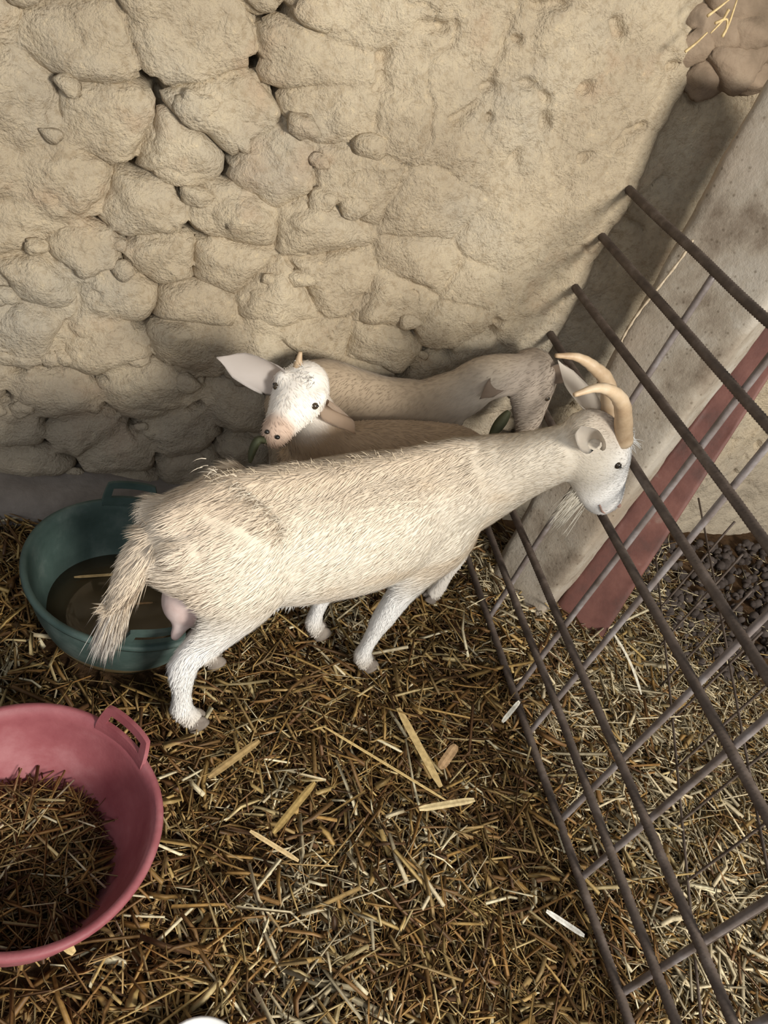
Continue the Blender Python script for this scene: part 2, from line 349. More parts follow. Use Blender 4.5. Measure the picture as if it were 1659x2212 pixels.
def scatter(n, x0, x1, y0, y1, lmin, lmax, wmin, wmax, zmax, pale=.05):
    x = rng.uniform(x0, x1, n); y = rng.uniform(y0, y1, n)
    for (tx, ty, h, R, rb) in (GT, PT):
        k = np.hypot(x - tx, y - ty) > R - .035; x, y = x[k], y[k]
    q = np.c_[x, y, np.zeros_like(x)]
    dung = smooth(2.05, 2.5, x) * smooth(.8, 1.1, y); k = rng.random(len(x)) > .80 * dung; x, y = x[k], y[k]; n = len(x)
    L = lmin + (lmax - lmin) * rng.random(n) ** 2.2; W = rng.uniform(wmin, wmax, n)
    z = gh(x, y) + .006 + zmax * rng.random(n) ** 1.5 * (.6 + .4 * vnoise(np.c_[x * 5, y * 5, x * 0], 77))
    yaw = rng.uniform(0, 2 * np.pi, n) ; pitch = rng.normal(0, .22, n); bend = rng.normal(0, .35, n)
    z = np.maximum(z, np.abs(np.sin(pitch)) * L * .35 - .04)
    T = tones(n, pale); g = fbm(np.c_[x * 3.5, y * 3.5, np.full(n, 4.0)], 3, 201) + .7 * smooth(1.05, 1.5, x) - .25 * smooth(.5, .1, x); k = (rng.random(n) < .55 * smooth(.0, .45, g))  # dry pale patches; extra paleness at right paints the stronger light there
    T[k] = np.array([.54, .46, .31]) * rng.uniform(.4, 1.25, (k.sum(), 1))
    return np.c_[x, y, z], L, W, yaw, pitch, bend, T
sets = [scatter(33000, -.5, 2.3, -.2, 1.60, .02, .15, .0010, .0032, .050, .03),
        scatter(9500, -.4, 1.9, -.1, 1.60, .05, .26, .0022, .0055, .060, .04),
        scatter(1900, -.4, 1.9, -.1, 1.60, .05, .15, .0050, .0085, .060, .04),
        scatter(11000, 1.25, 3.3, -.2, 1.6, .02, .13, .0010, .0030, .040, .22)]  # right-hand straw set paler, the brighter light there put into its tones
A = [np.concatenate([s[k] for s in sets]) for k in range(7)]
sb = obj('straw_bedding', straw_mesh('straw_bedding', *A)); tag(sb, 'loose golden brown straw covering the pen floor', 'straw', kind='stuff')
# dung clods behind the mesh
n = 900; x = rng.uniform(2.05, 3.2, n); y = rng.uniform(.95, 1.6, n); B = []; F = []; o = 0
v0, f0 = ball((0, 0, 0), 1, 6)
for i in range(n):
    s = rng.uniform(.008, .022); v = v0 * s * rng.uniform(.7, 1.2, 3) + [x[i], y[i], gh(x[i:i + 1], y[i:i + 1])[0] + rng.uniform(0, .03)]
    B.append(v); F += [[k + o for k in f] for f in f0]; o += len(v0)
dg = obj('dung_clods', mesh_of('dung_clods', np.vstack(B), F, MDUNG)); tag(dg, 'dark crumbly dung heaped behind the mesh fence by the wall', 'dung', kind='stuff')

# ------------------------------------------------------------------ single conspicuous stalks
def stalk(p0, p1, w, tone, label, zlift=.035, curve=.0):
    a = gnd(p0, zlift); b = gnd(p1, zlift * .9); d = b - a; L = np.linalg.norm(d); side = nz([-d[1], d[0], 0]); t = np.linspace(0, 1, 9)[:, None]
    c = a + d * t + side * curve * L * np.sin(t * np.pi) 
    V = []; ww = w * np.minimum(1, .55 + 3 * np.minimum(t, 1 - t)[:, 0])
    for k in range(9):
        for (s, u) in ((-1, .05), (-.3, .22), (.35, .12), (1, .2), (.5, -.1), (-.5, -.1)): V.append(c[k] + side * s * ww[k] + np.array([0, 0, u * w]))
    F = grid_faces(9, 6, True).tolist() + [[5, 4, 3, 2, 1, 0], [48 + j for j in range(6)]]
    me = mesh_of('straw_stalk', V, F, MSTRAW, False); set_col(me, np.tile(tone, (len(V), 1)))
    return tag(obj('straw_stalk', me, origin=tuple(a)), label, 'straw', 'single stalks lying on the bedding')
stalk((860, 1530), (952, 1700), .010, (.62, .46, .22), 'broad golden straw stalk slanting in the middle of the floor')
stalk((1180, 1968), (1262, 2022), .0065, (.92, .90, .84), 'short bright white straw piece near the mesh foot')
stalk((560, 1600), (450, 1680), .009, (.45, .31, .14), 'wide dull brown stalk lying below the hind hoof', .03)
stalk((680, 1690), (590, 1800), .008, (.42, .29, .11), 'broad olive brown straw blade left of floor middle', .03)
stalk((905, 1748), (1025, 1728), .008, (.66, .53, .30), 'pale flat stalk lying level between floor middle and mesh')
stalk((540, 1795), (645, 1860), .005, (.64, .48, .26), 'thin pale stalk lying alone right of the pink tub')
stalk((985, 1610), (950, 1660), .012, (.52, .34, .19), 'short wide pinkish brown straw flake near the mesh', .03)
stalk((1085, 1560), (1122, 1515), .006, (.90, .88, .80), 'short white straw piece stuck against the mesh', .05)
stalk((1320, 1360), (1385, 1500), .005, (.86, .82, .70), 'long pale bent stalk in front of the red board', .035, .06)
stalk((700, 1570), (965, 1730), .0035, (.60, .44, .20), 'long thin straw stem crossing the floor middle', .035)
stalk((100, 2000), (160, 2060), .008, (.70, .56, .28), 'pale straw blade sticking out below the pink tub', .05)

# ------------------------------------------------------------------ post, red board
def box_grid(corners0, corners1, z0, z1, nz_, ns, mt, name, amp=.006, seed=1):
    c0 = np.asarray(corners0, float); c1 = np.asarray(corners1, float); V = []
    for z in np.linspace(0, 1, nz_):
        c = c0 * (1 - z) + c1 * z
        for e in range(4):
            a, b = c[e], c[(e + 1) % 4]
            for s in range(ns):
                p = a + (b - a) * (s / ns); ctr = c.mean(0)
                if s == 0: p = p + (ctr - p) * .05
                V.append((p[0], p[1], z0 + (z1 - z0) * z))
    V = np.array(V); m = 4 * ns; ctr = np.array([c0.mean(0)[0], c0.mean(0)[1], 0]); n = V - ctr; n[:, 2] = 0; n /= np.linalg.norm(n, axis=1)[:, None]
    ed = (np.arange(len(V)) % ns == 0)
    dis = amp * fbm(V * 9, 4, seed) + .4 * amp * fbm(V * 34, 3, seed + 5); dis = dis - ed * .012 * np.clip(fbm(V * 14, 3, seed + 9) + .1, 0, 1)
    V += n * dis[:, None]; F = grid_faces(nz_, m, True).tolist() + [list(range(m))[::-1], [(nz_ - 1) * m + j for j in range(m)]]
    return mesh_of(name, V, F, mt)
Lp = np.array([1.43, 1.42]); Cp = np.array([1.53, 1.23]); dp = np.array([.885, .465]) * .16
post = obj('concrete_post', box_grid([Lp, Cp, Cp + dp, Lp + dp], [Lp + [-.050, .03], Cp + [.01, -.012], Cp + dp + [.01, -.01], Lp + dp + [-.02, .03]], -.05, 1.50, 100, 14, MCON, 'concrete_post'), origin=None)
tag(post, 'rough grey concrete post standing behind the rusty mesh', 'post')
def board(z): pass
az = lambda a, r: np.array([r * math.sin(math.radians(a)), r * math.cos(math.radians(a))])
BL, BR, TL, TR = az(51.9, 2.05), az(57.0, 2.05), az(52.1, 2.50), az(53.6, 2.50)
nb_ = np.array([.62, .78]) * .05
red = obj('red_board', box_grid([BL, BR, BR + nb_, BL + nb_], [TL, TR, TR + nb_, TL + nb_], -.04, 1.25, 70, 10, MRED, 'red_board', .003, 21))
tag(red, 'worn dark red painted board leaning beside the concrete post', 'board')

# ------------------------------------------------------------------ rebar mesh fence
FA = gnd((1036, 1294)); FB = gnd((1349, 2207)); FD = nz(FB - FA); FN = np.cross(FD, [0, 0, 1])
def fp(s, z): return FA + FD * s + np.array([0, 0, z])
def rebar(P0, P1, r, ribbed, seed, wob=.006):
    L = np.linalg.norm(P1 - P0); sp = .0042 if ribbed else .03; n = max(6, int(L / sp)); t = np.linspace(0, 1, n)[:, None]; P = P0 + (P1 - P0) * t
    q = np.c_[t[:, 0] * L * 2.2, np.full(n, seed * 3.7), np.zeros(n)]
    P = P + FN * (wob * fbm(q, 2, seed))[:, None] + np.array([0, 0, 1.0]) * (wob * fbm(q + 9, 2, seed + 3))[:, None]
    if not ribbed: P = P + FD * 0
    R = np.full(n, r)
    if ribbed: R = R + .0017 * (np.arange(n) % 2)
    return tube(P, R, 8)
mesh = thing('mesh_fence', tuple(fp(.5, 0)), 'rusty steel mesh fence running from the wall towards the viewer', 'fence')
HZ = [.012, .158, .299, .585, .742, .891, 1.039, 1.172]
VS = [.07, .34, .47, .717, .857, 1.095, 1.24]
for k, z in enumerate(HZ):
    v, f = rebar(fp(-.385, z), fp(1.55, z), .0098, True, k + 1); obj('horizontal_bar', mesh_of('horizontal_bar', v, f, MRUST), mesh)
for k, s in enumerate(VS):
    v, f = rebar(fp(s, -.03) - FN * .014, fp(s, 1.172) - FN * .014, .0080, False, k + 31, .004); obj('upright_bar', mesh_of('upright_bar', v, f, MSTEEL), mesh)
# lighter second sheet standing behind it
h2 = 1 - .3 / CAMH; Q0 = gnd((1516, 1119))[:2] * h2; Q1 = gnd((1659, 1870))[:2] * h2; QD = nz(Q1 - Q0); QL = np.linalg.norm(Q1 - Q0)
mesh2 = thing('mesh_sheet', (*(Q0 + QD * .6), 0), 'thin dark wire sheet standing slanted behind the main mesh fence', 'fence')
def qp(s, z): return np.array([*(Q0 + QD * s), z])
for k, z in enumerate([.02, .30]):
    v, f = tube(np.array([qp(s, z + .003 * math.sin(3 * s + k)) for s in np.linspace(-.12, QL + .35, 24)]), .0036, 6); obj('horizontal_wire', mesh_of('horizontal_wire', v, f, MRUST), mesh2)
for k, s in enumerate([.03, .194, .360, .527, .693, .860, 1.027, 1.190, 1.36]):
    v, f = tube(np.array([qp(s, z) for z in np.linspace(-.02, .44, 10)]), .0036, 6); obj('upright_wire', mesh_of('upright_wire', v, f, MRUST), mesh2)

# ------------------------------------------------------------------ tubs
def tub(loc, h, R, rb, mt, label, handle_angles, name='rubber_tub'):
    t = thing(name, (loc[0], loc[1], 0), label, 'tub', 'rubber feed tubs')
    n = 72; th = np.linspace(0, 2 * np.pi, n, endpoint=False)
    k = np.linspace(0, 1, 9); rr = rb + (R - rb) * (1 - (1 - k) ** 1.7); out = [(0, .0), (rb * .6, .0), (rb * .93, .0)] + [(r, .008 + (h - .008) * q) for r, q in zip(rr, k)]
    prof = out + [(R + .006, h - .012), (R + .010, h - .004), (R + .007, h + .004), (R - .004, h + .004)] + [(r - .008, .014 + (h - .014) * q) for r, q in zip(rr[::-1], k[::-1])][1:] + [(rb * .6, .012), (0, .012)]
    V = []
    for (r, z) in prof:
        wob = 1 + .018 * np.cos(2 * th + 1.1) * z / h + .006 * np.cos(5 * th); V.append(np.c_[r * wob * np.cos(th), r * wob * np.sin(th), np.full(n, z)])
    V = np.vstack(V); F = grid_faces(len(prof), n, True)
    me = fast_mesh('body', V, F, np.full(len(F), 4), mt, True); o = obj('tub_body', me, t); o.location = (0, 0, 0)
    for a in handle_angles:
        na, nh = 29, 9; half = .30; V = []; F = []
        aa = np.linspace(-half, half, na); hh = np.linspace(-.012, .058, nh)
        for x in aa:
            for z in hh:
                q = np.clip(z / .058, 0, 1); xx = x * (1 - .20 * q ** 1.5)
                wob = 1 + .018 * math.cos(2 * (a + xx) + 1.1); r = (R + .001 + .16 * max(z, 0)) * wob
                V.append((r * math.cos(a + xx), r * math.sin(a + xx), h + z - .004 * (abs(x) / half) ** 6 * q))
        bm = bmesh.new(); bv = [bm.verts.new(v) for v in V]
        for i in range(na - 1):
            for j in range(nh - 1):
                u = (aa[i] + aa[i + 1]) / 2; w = (hh[j] + hh[j + 1]) / 2
                if abs(u) < .205 and .010 < w < .040: continue
                bm.faces.new([bv[i * nh + j], bv[(i + 1) * nh + j], bv[(i + 1) * nh + j + 1], bv[i * nh + j + 1]])
        bmesh.ops.recalc_face_normals(bm, faces=bm.faces); bmesh.ops.solidify(bm, geom=bm.faces[:], thickness=.009)
        me = bpy.data.meshes.new('handle'); bm.to_mesh(me); bm.free(); me.materials.append(mt); me.polygons.foreach_set('use_smooth', np.zeros(len(me.polygons), bool))
        hd = obj('handle', me, t); hd.location = (0, 0, 0)
    return t
tub(GT[:2], GT[2], GT[3], GT[4], MGREEN, 'dark green rubber tub standing against the wall behind the goat', (math.radians(88), math.radians(277)))
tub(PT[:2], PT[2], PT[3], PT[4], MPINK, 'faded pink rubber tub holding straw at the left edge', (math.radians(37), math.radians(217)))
v, f = [], []; nn = 48; th = np.linspace(0, 2 * np.pi, nn, endpoint=False)
wr = .188; V = np.vstack([np.c_[r * np.cos(th) + GT[0], r * np.sin(th) + GT[1], np.full(nn, z)] for r, z in ((.02, .058), (wr * .6, .058), (wr, .058), (wr * .93, .03), (.02, .03))])
wat = obj('murky_water', fast_mesh('murky_water', V, grid_faces(5, nn, True), np.full(4 * nn, 4), MWATER, False)); tag(wat, 'shallow murky brown water in the green tub', 'water', kind='stuff')
def in_disc(n, c, R, z0, z1, l0, l1, w0, w1, pale, pit=.25):
    a = rng.uniform(0, 6.28, n); r = R * np.sqrt(rng.random(n)); L = rng.uniform(l0, l1, n); L = np.minimum(L, 1.7 * (R + .03 - r) + .03)
    return np.c_[c[0] + r * np.cos(a), c[1] + r * np.sin(a), rng.uniform(z0, z1, n)], L, rng.uniform(w0, w1, n), rng.uniform(0, 6.28, n), rng.normal(0, pit, n), rng.normal(0, .3, n), tones(n, pale)
hay = obj('straw_in_tub', straw_mesh('straw_in_tub', *in_disc(1500, PT, .140, .018, .070, .05, .18, .0014, .0034, .03))); tag(hay, 'brown straw lying inside the pink tub', 'straw', kind='stuff')
for k, (p0, p1, w, tn, lb) in enumerate([((160, 1247), (262, 1240), .004, (.50, .36, .18), 'single straw stalk floating in the green tub'), ((205, 1310), (330, 1302), .003, (.26, .16, .08), 'dark wet straw floating near the front of the green tub')]):
    stalk(p0, p1, w, tn, lb, .064)

# ------------------------------------------------------------------ goats
def remeshed(parts, voxel, iters, name):
    V, F = join(parts); me = bpy.data.meshes.new('tmp'); me.from_pydata(V.tolist(), [], F); me.update()
    bm = bmesh.new(); bm.from_mesh(me); bmesh.ops.recalc_face_normals(bm, faces=bm.faces); bm.to_mesh(me); bm.free()
    o = bpy.data.objects.new('tmp', me); COL.objects.link(o)
    r = o.modifiers.new('r', 'REMESH'); r.mode = 'VOXEL'; r.voxel_size = voxel; r.use_smooth_shade = True
    s = o.modifiers.new('s', 'SMOOTH'); s.factor = .5; s.iterations = iters
    dg_ = bpy.context.evaluated_depsgraph_get(); ev = o.evaluated_get(dg_); out = bpy.data.meshes.new_from_object(ev, depsgraph=dg_)
    bpy.data.objects.remove(o); bpy.data.meshes.remove(me); out.name = name
    out.polygons.foreach_set('use_smooth', np.ones(len(out.polygons), bool)); return out
def arrays(me):
    V = np.empty(len(me.vertices) * 3); me.vertices.foreach_get('co', V); me.calc_loop_triangles()
    T = np.empty(len(me.loop_triangles) * 3, int); me.loop_triangles.foreach_get('vertices', T)
    N = np.empty(len(me.vertices) * 3); me.vertices.foreach_get('normal', N)
    return V.reshape(-1, 3), T.reshape(-1, 3), N.reshape(-1, 3)
def fur(me, n, flow, length, tint, width=.0009, lift=.30, seed=1, weight=None):
    """short hairs combed along the flow, rooted on the body surface"""
    r = np.random.default_rng(seed); V, T, N = arrays(me); a, b, c = V[T[:, 0]], V[T[:, 1]], V[T[:, 2]]
    ar = np.linalg.norm(np.cross(b - a, c - a), axis=1)
    if weight is not None: ar = ar * weight((a + b + c) / 3)
    t = r.choice(len(T), n, p=ar / ar.sum()); u = r.random((n, 1)); w = r.random((n, 1)); k = (u + w) > 1; u = np.where(k, 1 - u, u); w = np.where(k, 1 - w, w)
    P = a[t] + u * (b[t] - a[t]) + w * (c[t] - a[t]); nn = N[T[t, 0]]; nn /= np.linalg.norm(nn, axis=1)[:, None] + 1e-9
    fl = flow(P) + .35 * np.stack([fbm(P * 7, 2, seed + q) for q in (3, 7, 11)], 1) + r.normal(0, .10, (n, 3))
    fl = fl - (fl * nn).sum(1)[:, None] * nn; fl /= np.linalg.norm(fl, axis=1)[:, None] + 1e-9
    L = (length(P) * r.uniform(.55, 1.25, n))[:, None]; lf = (lift * r.uniform(.3, 1.2, n))[:, None]; sd = np.cross(fl, nn) * width
    m = P + fl * L * .55 + nn * L * lf * .55; e = P + fl * L + nn * L * lf * .75; P = P + nn * .0002
    VV = np.stack([P - sd, P + sd, m + sd * .8, m - sd * .8, e], 1).reshape(-1, 3); bb = (np.arange(n) * 5)[:, None]
    loops = np.concatenate([np.array([[0, 1, 2, 3]]) + bb, np.array([[3, 2, 4]]) + bb], 1).ravel()
    h = fast_mesh('coat_hair', VV, loops, np.tile([4, 3], n), MCOAT, True)
    C = tint(P) * r.uniform(.90, 1.10, (n, 1)); set_col(h, np.clip(np.repeat(C, 5, 0), 0, .9)); return h
def ear_mesh(base, tip, width, nrm, cup, name='ear', th=.004):
    base, tip, nrm = map(lambda q: np.asarray(q, float), (base, tip, nrm)); ax = tip - base; L = np.linalg.norm(ax); ax /= L; nrm = nz(nrm - (nrm @ ax) * ax); sd = np.cross(ax, nrm)
    nu, nv = 14, 9; V = []
    for i in range(nu):
        t = i / (nu - 1); w = width * (.32 + .68 * math.sin(math.pi * min(1, t * .95 + .02) ** .75) ** .8) * (1 - .9 * max(0, t - .72) / .28 if t > .72 else 1)
        cp = cup * (1.6 * (1 - t) ** 1.5 + .35)
        for j in range(nv):
            s = j / (nv - 1) * 2 - 1; ang = s * cp; V.append(base + ax * L * t + sd * w * math.sin(ang) / max(math.sin(min(cp, 1.5)), .3) + nrm * w * (1 - math.cos(ang)) * .9 - nrm * .02 * L * math.sin(t * 3.14))
    bm = bmesh.new(); bv = [bm.verts.new(v) for v in V]
    for q in grid_faces(nu, nv): bm.faces.new([bv[k] for k in q])
    bmesh.ops.solidify(bm, geom=bm.faces[:], thickness=th); bmesh.ops.recalc_face_normals(bm, faces=bm.faces)
    me = bpy.data.meshes.new(name); bm.to_mesh(me); bm.free(); me.materials.append(MCOAT); me.polygons.foreach_set('use_smooth', np.ones(len(me.polygons), bool)); return me
def horn_mesh(pts, r0, r1):
    P = catmull(pts, 10); n = len(P); t = np.linspace(0, 1, n); R = r0 + (r1 - r0) * t ** 1.15; R = R * (1 + .035 * np.sin(t * 60)); v, f = tube(P, R, 12); return mesh_of('horn', v, f, MHORN)
def hoof(parent, p, fwd, sc=1.0):
    fwd = nz(fwd); sd = np.array([-fwd[1], fwd[0], 0]); parts = []
    for s in (-1, 1):
        c = np.asarray(p) + sd * s * .012 * sc
        st = [[*(c - fwd * .012 * sc + [0, 0, .036 * sc]), .009 * sc, .014 * sc], [*(c + fwd * .004 * sc + [0, 0, .022 * sc]), .0115 * sc, .021 * sc], [*(c + fwd * .012 * sc + [0, 0, .004 * sc]), .0125 * sc, .026 * sc]]
        parts.append(loft(st, sd, 4, 12))
    v, f = join(parts); return obj('hoof', mesh_of('hoof', v, f, MHOOF), parent)
def eye(parent, c, nrm, r=.0095):
    c = np.asarray(c, float); nrm = nz(nrm); v, f = ball(c, r, 12); e = obj('eye', mesh_of('eye', v, f, MEYE), parent)
    v, f = ball(c + nrm * r * .78, (r * .5, r * .5, r * .32), 10); p = obj('pupil', mesh_of('pupil', v, f, MPUPIL), e); p.location = (0, 0, 0)
    return e
def tuft(name, parent, roots, dirs, L, n, w, tint, seed, spread=.18, droop=.5, segs=5):
    """a hanging lock of long hair: n tapering strands"""
    r = np.random.default_rng(seed); roots = np.asarray(roots, float); dirs = np.asarray(dirs, float)
    k = r.random(n) * (len(roots) - 1); i = np.floor(k).astype(int); f = (k - i)[:, None]
    R = roots[i] * (1 - f) + roots[np.minimum(i + 1, len(roots) - 1)] * f + r.normal(0, .006, (n, 3)); D = dirs[i] * (1 - f) + dirs[np.minimum(i + 1, len(dirs) - 1)] * f
    D = D + r.normal(0, spread, (n, 3)); D /= np.linalg.norm(D, axis=1)[:, None]; LL = L * r.uniform(.55, 1.1, n); V = []
    sd = np.cross(D, ROT @ [0, 0, 1]); sd /= np.linalg.norm(sd, axis=1)[:, None]; up = np.cross(sd, D); VV = np.empty((n, segs * 3 + 1, 3))
    for s in range(segs + 1):
        t = s / segs; p = R + D * (LL * t)[:, None] + np.array([0, 0, -1.0]) * (droop * LL * t * t)[:, None]
        if s < segs:
            ww = w * (1 - .75 * t); VV[:, 3 * s] = p - sd * ww; VV[:, 3 * s + 1] = p + sd * ww; VV[:, 3 * s + 2] = p + up * ww
        else: VV[:, 3 * segs] = p
    m = segs * 3 + 1; fc = []
    for s in range(segs - 1):
        for j in range(3): fc.append([3 * s + j, 3 * s + (j + 1) % 3, 3 * s + 3 + (j + 1) % 3, 3 * s + 3 + j])
    q = np.array(fc); e = 3 * (segs - 1); tr = np.array([[e + j, e + (j + 1) % 3, 3 * segs] for j in range(3)]); b = (np.arange(n) * m)[:, None, None]
    loops = np.concatenate([(q[None] + b).reshape(n, -1), (tr[None] + b).reshape(n, -1)], 1).ravel()
    me = fast_mesh(name, VV.reshape(-1, 3), loops, np.tile([4] * len(q) + [3] * 3, n), MCOAT, True)
    C = np.asarray(tint(R)) * r.uniform(.85, 1.1, (n, 1)); set_col(me, np.clip(np.repeat(C, m, 0), 0, .9)); return obj(name, me, parent)
def paint(me, tint):
    V, _, _ = arrays(me); set_col(me, np.clip(tint(V), 0, .9))

# ---- the big doe
GO = np.array([.6, 1.062, 0]); GD = nz([.9656, .26, 0]); GV = np.array([-GD[1], GD[0], 0])
def W(u, v, z): return GO + GD * u + GV * v + np.array([0, 0, z])
def S(u, v, z, a, b): return [*W(u, v, z), a, b]
goat = thing('goat', tuple(W(0, 0, 0)), 'big cream white horned goat standing with its head at the mesh', 'goat')
trunk = loft([S(-.405, 0, .575, .040, .045), S(-.37, 0, .560, .080, .085), S(-.31, 0, .545, .108, .120), S(-.24, 0, .530, .115, .148), S(-.15, 0, .515, .112, .160), S(-.05, 0, .505, .128, .172),
              S(.08, 0, .505, .134, .176), S(.19, 0, .51, .122, .170), S(.29, 0, .525, .098, .155), S(.36, 0, .54, .075, .125), S(.41, 0, .55, .045, .080)], GV, 6, 28)
spine = loft([S(-.38, 0, .610, .03, .03), S(-.30, 0, .660, .034, .032), S(-.2, 0, .675, .03, .026), S(-.05, 0, .672, .03, .026), S(.1, 0, .674, .03, .028), S(.25, 0, .682, .03, .035), S(.34, 0, .678, .03, .03)], GV, 5, 14)
HL = nz([.06, 1.0, .0])       # across the head
def hd(x, y, z, a, b): return [x, y, z, a, b]
neck = loft([hd(*W(.16, 0, .53), .108, .150), hd(*W(.27, 0, .55), .106, .148), hd(*W(.36, -.003, .58), .098, .140), hd(1.020, 1.143, .640, .080, .120), hd(1.070, 1.110, .708, .063, .097), hd(1.110, 1.085, .765, .054, .080)], GV, 6, 22)
H0 = np.array([1.095, 1.075, .815]); H1 = np.array([1.29, 1.06, .63]); HA = nz(H1 - H0); HU = nz(np.cross(HL, HA)); HU = HU if HU[2] > 0 else -HU
def h(al, p, a, b): return [*(H0 + HA * al + HU * p), a, b]
head = loft([h(-.035, .0, .030, .035), h(.0, .006, .050, .062), h(.05, .010, .060, .076), h(.095, .010, .062, .078), h(.14, .002, .053, .072), h(.19, -.006, .043, .062), h(.235, -.010, .038, .051), h(.266, -.010, .031, .038)], HL, 6, 22)
parts = [trunk, spine, neck, head]
for s in (-1, 1):
    parts += [loft([S(-.31, .012 * s, .655, .022, .022), S(-.265, .040 * s, .656, .026, .026), S(-.23, .062 * s, .640, .027, .028), S(-.205, .072 * s, .612, .024, .026), S(-.19, .074 * s, .565, .020, .022), S(-.18, .070 * s, .52, .012, .016)], GD, 5, 12), ball(W(-.37, .055 * s, .585), (.035, .03, .03)), ball(H0 + HA * .085 + HU * .045 + HL * .047 * s, (.02, .018, .02))]
    du = .105 if s > 0 else 0
    parts.append(loft([S(-.26, .045 * s, .645, .018, .050), S(-.25, .064 * s, .58, .040, .100), S(-.235 + .2 * du, .078 * s, .50, .052, .118), S(-.235 + .45 * du, .08 * s, .43, .044, .092), S(-.262 + .7 * du, .08 * s, .36, .031, .058), S(-.310 + .9 * du, .078 * s, .285, .024, .036), S(-.312 + du, .076 * s, .235, .023, .030),
                       S(-.300 + du, .075 * s, .16, .018, .021), S(-.288 + du, .073 * s, .09, .021, .025), S(-.268 + du, .072 * s, .055, .020, .023), S(-.25 + du, .071 * s, .022, .022, .026)], GV, 5, 16))
    df = -.075 if s > 0 else 0
    parts.append(loft([S(.285, .040 * s, .640, .016, .045), S(.290, .060 * s, .57, .036, .075), S(.278 + .2 * df, .082 * s, .48, .045, .090), S(.240 + .5 * df, .080 * s, .39, .038, .058), S(.222 + .7 * df, .077 * s, .31, .029, .040), S(.212 + .9 * df, .072 * s, .215, .026, .031), S(.210 + df, .070 * s, .17, .021, .024),
                       S(.208 + df, .069 * s, .11, .019, .020), S(.212 + df, .068 * s, .065, .022, .025), S(.228 + df, .068 * s, .04, .020, .023), S(.240 + df, .068 * s, .02, .022, .026)], GV, 5, 16))
gb = remeshed(parts, .006, 12, 'goat_body')
def tint1(P):
    n = fbm(P * 5, 3, 3); n2 = fbm(P * np.array([9, 22, 22]), 3, 8); u = (P - GO) @ GD; v = (P - GO) @ GV; z = P[:, 2]
    white = np.array([.85, .83, .80]); cream = np.array([.77, .70, .585]); tan = np.array([.54, .40, .26])
    k = smooth(.30, .50, z + .03 * n)[:, None]; c = white * (1 - k) + cream * k
    back = smooth(.56, .70, z + .035 * n + .02 * n2) * smooth(.55, .1, u); k = (.55 * back)[:, None]; c = c * (1 - k) + tan * k
    pat = smooth(.05, .45, n + .5 * n2) * smooth(.34, .45, z) * smooth(.5, .3, u) * .42; c = c * (1 - pat[:, None]) + np.array([.62, .47, .30]) * pat[:, None]
    rump = smooth(-.22, -.36, u) * smooth(.42, .5, z) * .38; c = c * (1 - rump[:, None]) + np.array([.60, .46, .33]) * rump[:, None]
    hw = smooth(.48, .60, u)[:, None]; c = c * (1 - hw) + white * 1.02 * hw
    crown = np.exp(-(((P - (H0 + HA * .0 + HU * .05)) ** 2).sum(1) / .055 ** 2))[:, None] * .75; c = c * (1 - crown) + np.array([.46, .36, .28]) * crown
    foot = smooth(.12, .03, z)[:, None] * .5; c = c * (1 - foot) + np.array([.52, .42, .30]) * foot
    nose = np.exp(-(((P - (H1 + HA * .01)) ** 2).sum(1) / .035 ** 2))[:, None] * .5; c = c * (1 - nose) + np.array([.66, .50, .44]) * nose
    return c
paint(gb, tint1); gb.materials.append(MCOAT); body = obj('body', gb, goat)
def flow1(P):
    z = P[:, 2:3]; leg = smooth(.36, .30, z); hd_ = smooth(1.03, 1.12, P[:, :1]) * smooth(.62, .66, z)
    return (-GD * .8 + np.array([0, 0, -.45])) * (1 - leg) + np.array([0, 0, -1.0]) * leg - 1.2 * hd_ * HA
def len1(P):
    u = (P - GO) @ GD; z = P[:, 2]; l = .017 + .010 * smooth(.62, .70, z) * smooth(.4, .3, u) + .010 * smooth(-.25, -.38, u); l = l - .005 * smooth(.36, .26, z); return l - (l - .007) * smooth(.30, .55, u)
obj('coat_hair', fur(gb, 75000, flow1, len1, tint1, .0008, .26, 5), goat)['kind'] = 'stuff'
# bristling ridge of longer hair over the hips and along the spine
tuft('ridge_hair', goat, [W(u, .01 * math.sin(u * 40), .690 - .0 * u) for u in np.linspace(-.30, .30, 12)], [nz(W(-.6, 0, .5) - W(0, 0, 0))] * 12, .030, 700, .0009, lambda R: np.tile([.70, .58, .42], (len(R), 1)), 3, .35, .3, 3)
tuft('hip_hair', goat, [W(-.30, .05, .69), W(-.28, -.01, .695), W(-.25, -.05, .69), W(-.21, -.09, .665), W(-.19, -.10, .63)], [nz(-GD + np.array([0, 0, .5]) - .3 * GV)] * 5, .034, 130, .0009, lambda R: np.tile([.76, .66, .52], (len(R), 1)), 4, .3, .5, 3)
tuft('belly_hair', goat, [W(u, -.03, .325 + .02 * abs(u) * 3) for u in np.linspace(-.12, .12, 8)], [nz([-.2, -.1, -1])] * 8, .022, 300, .0010, lambda R: np.tile([.82, .80, .76], (len(R), 1)), 5, .3, .2, 3)
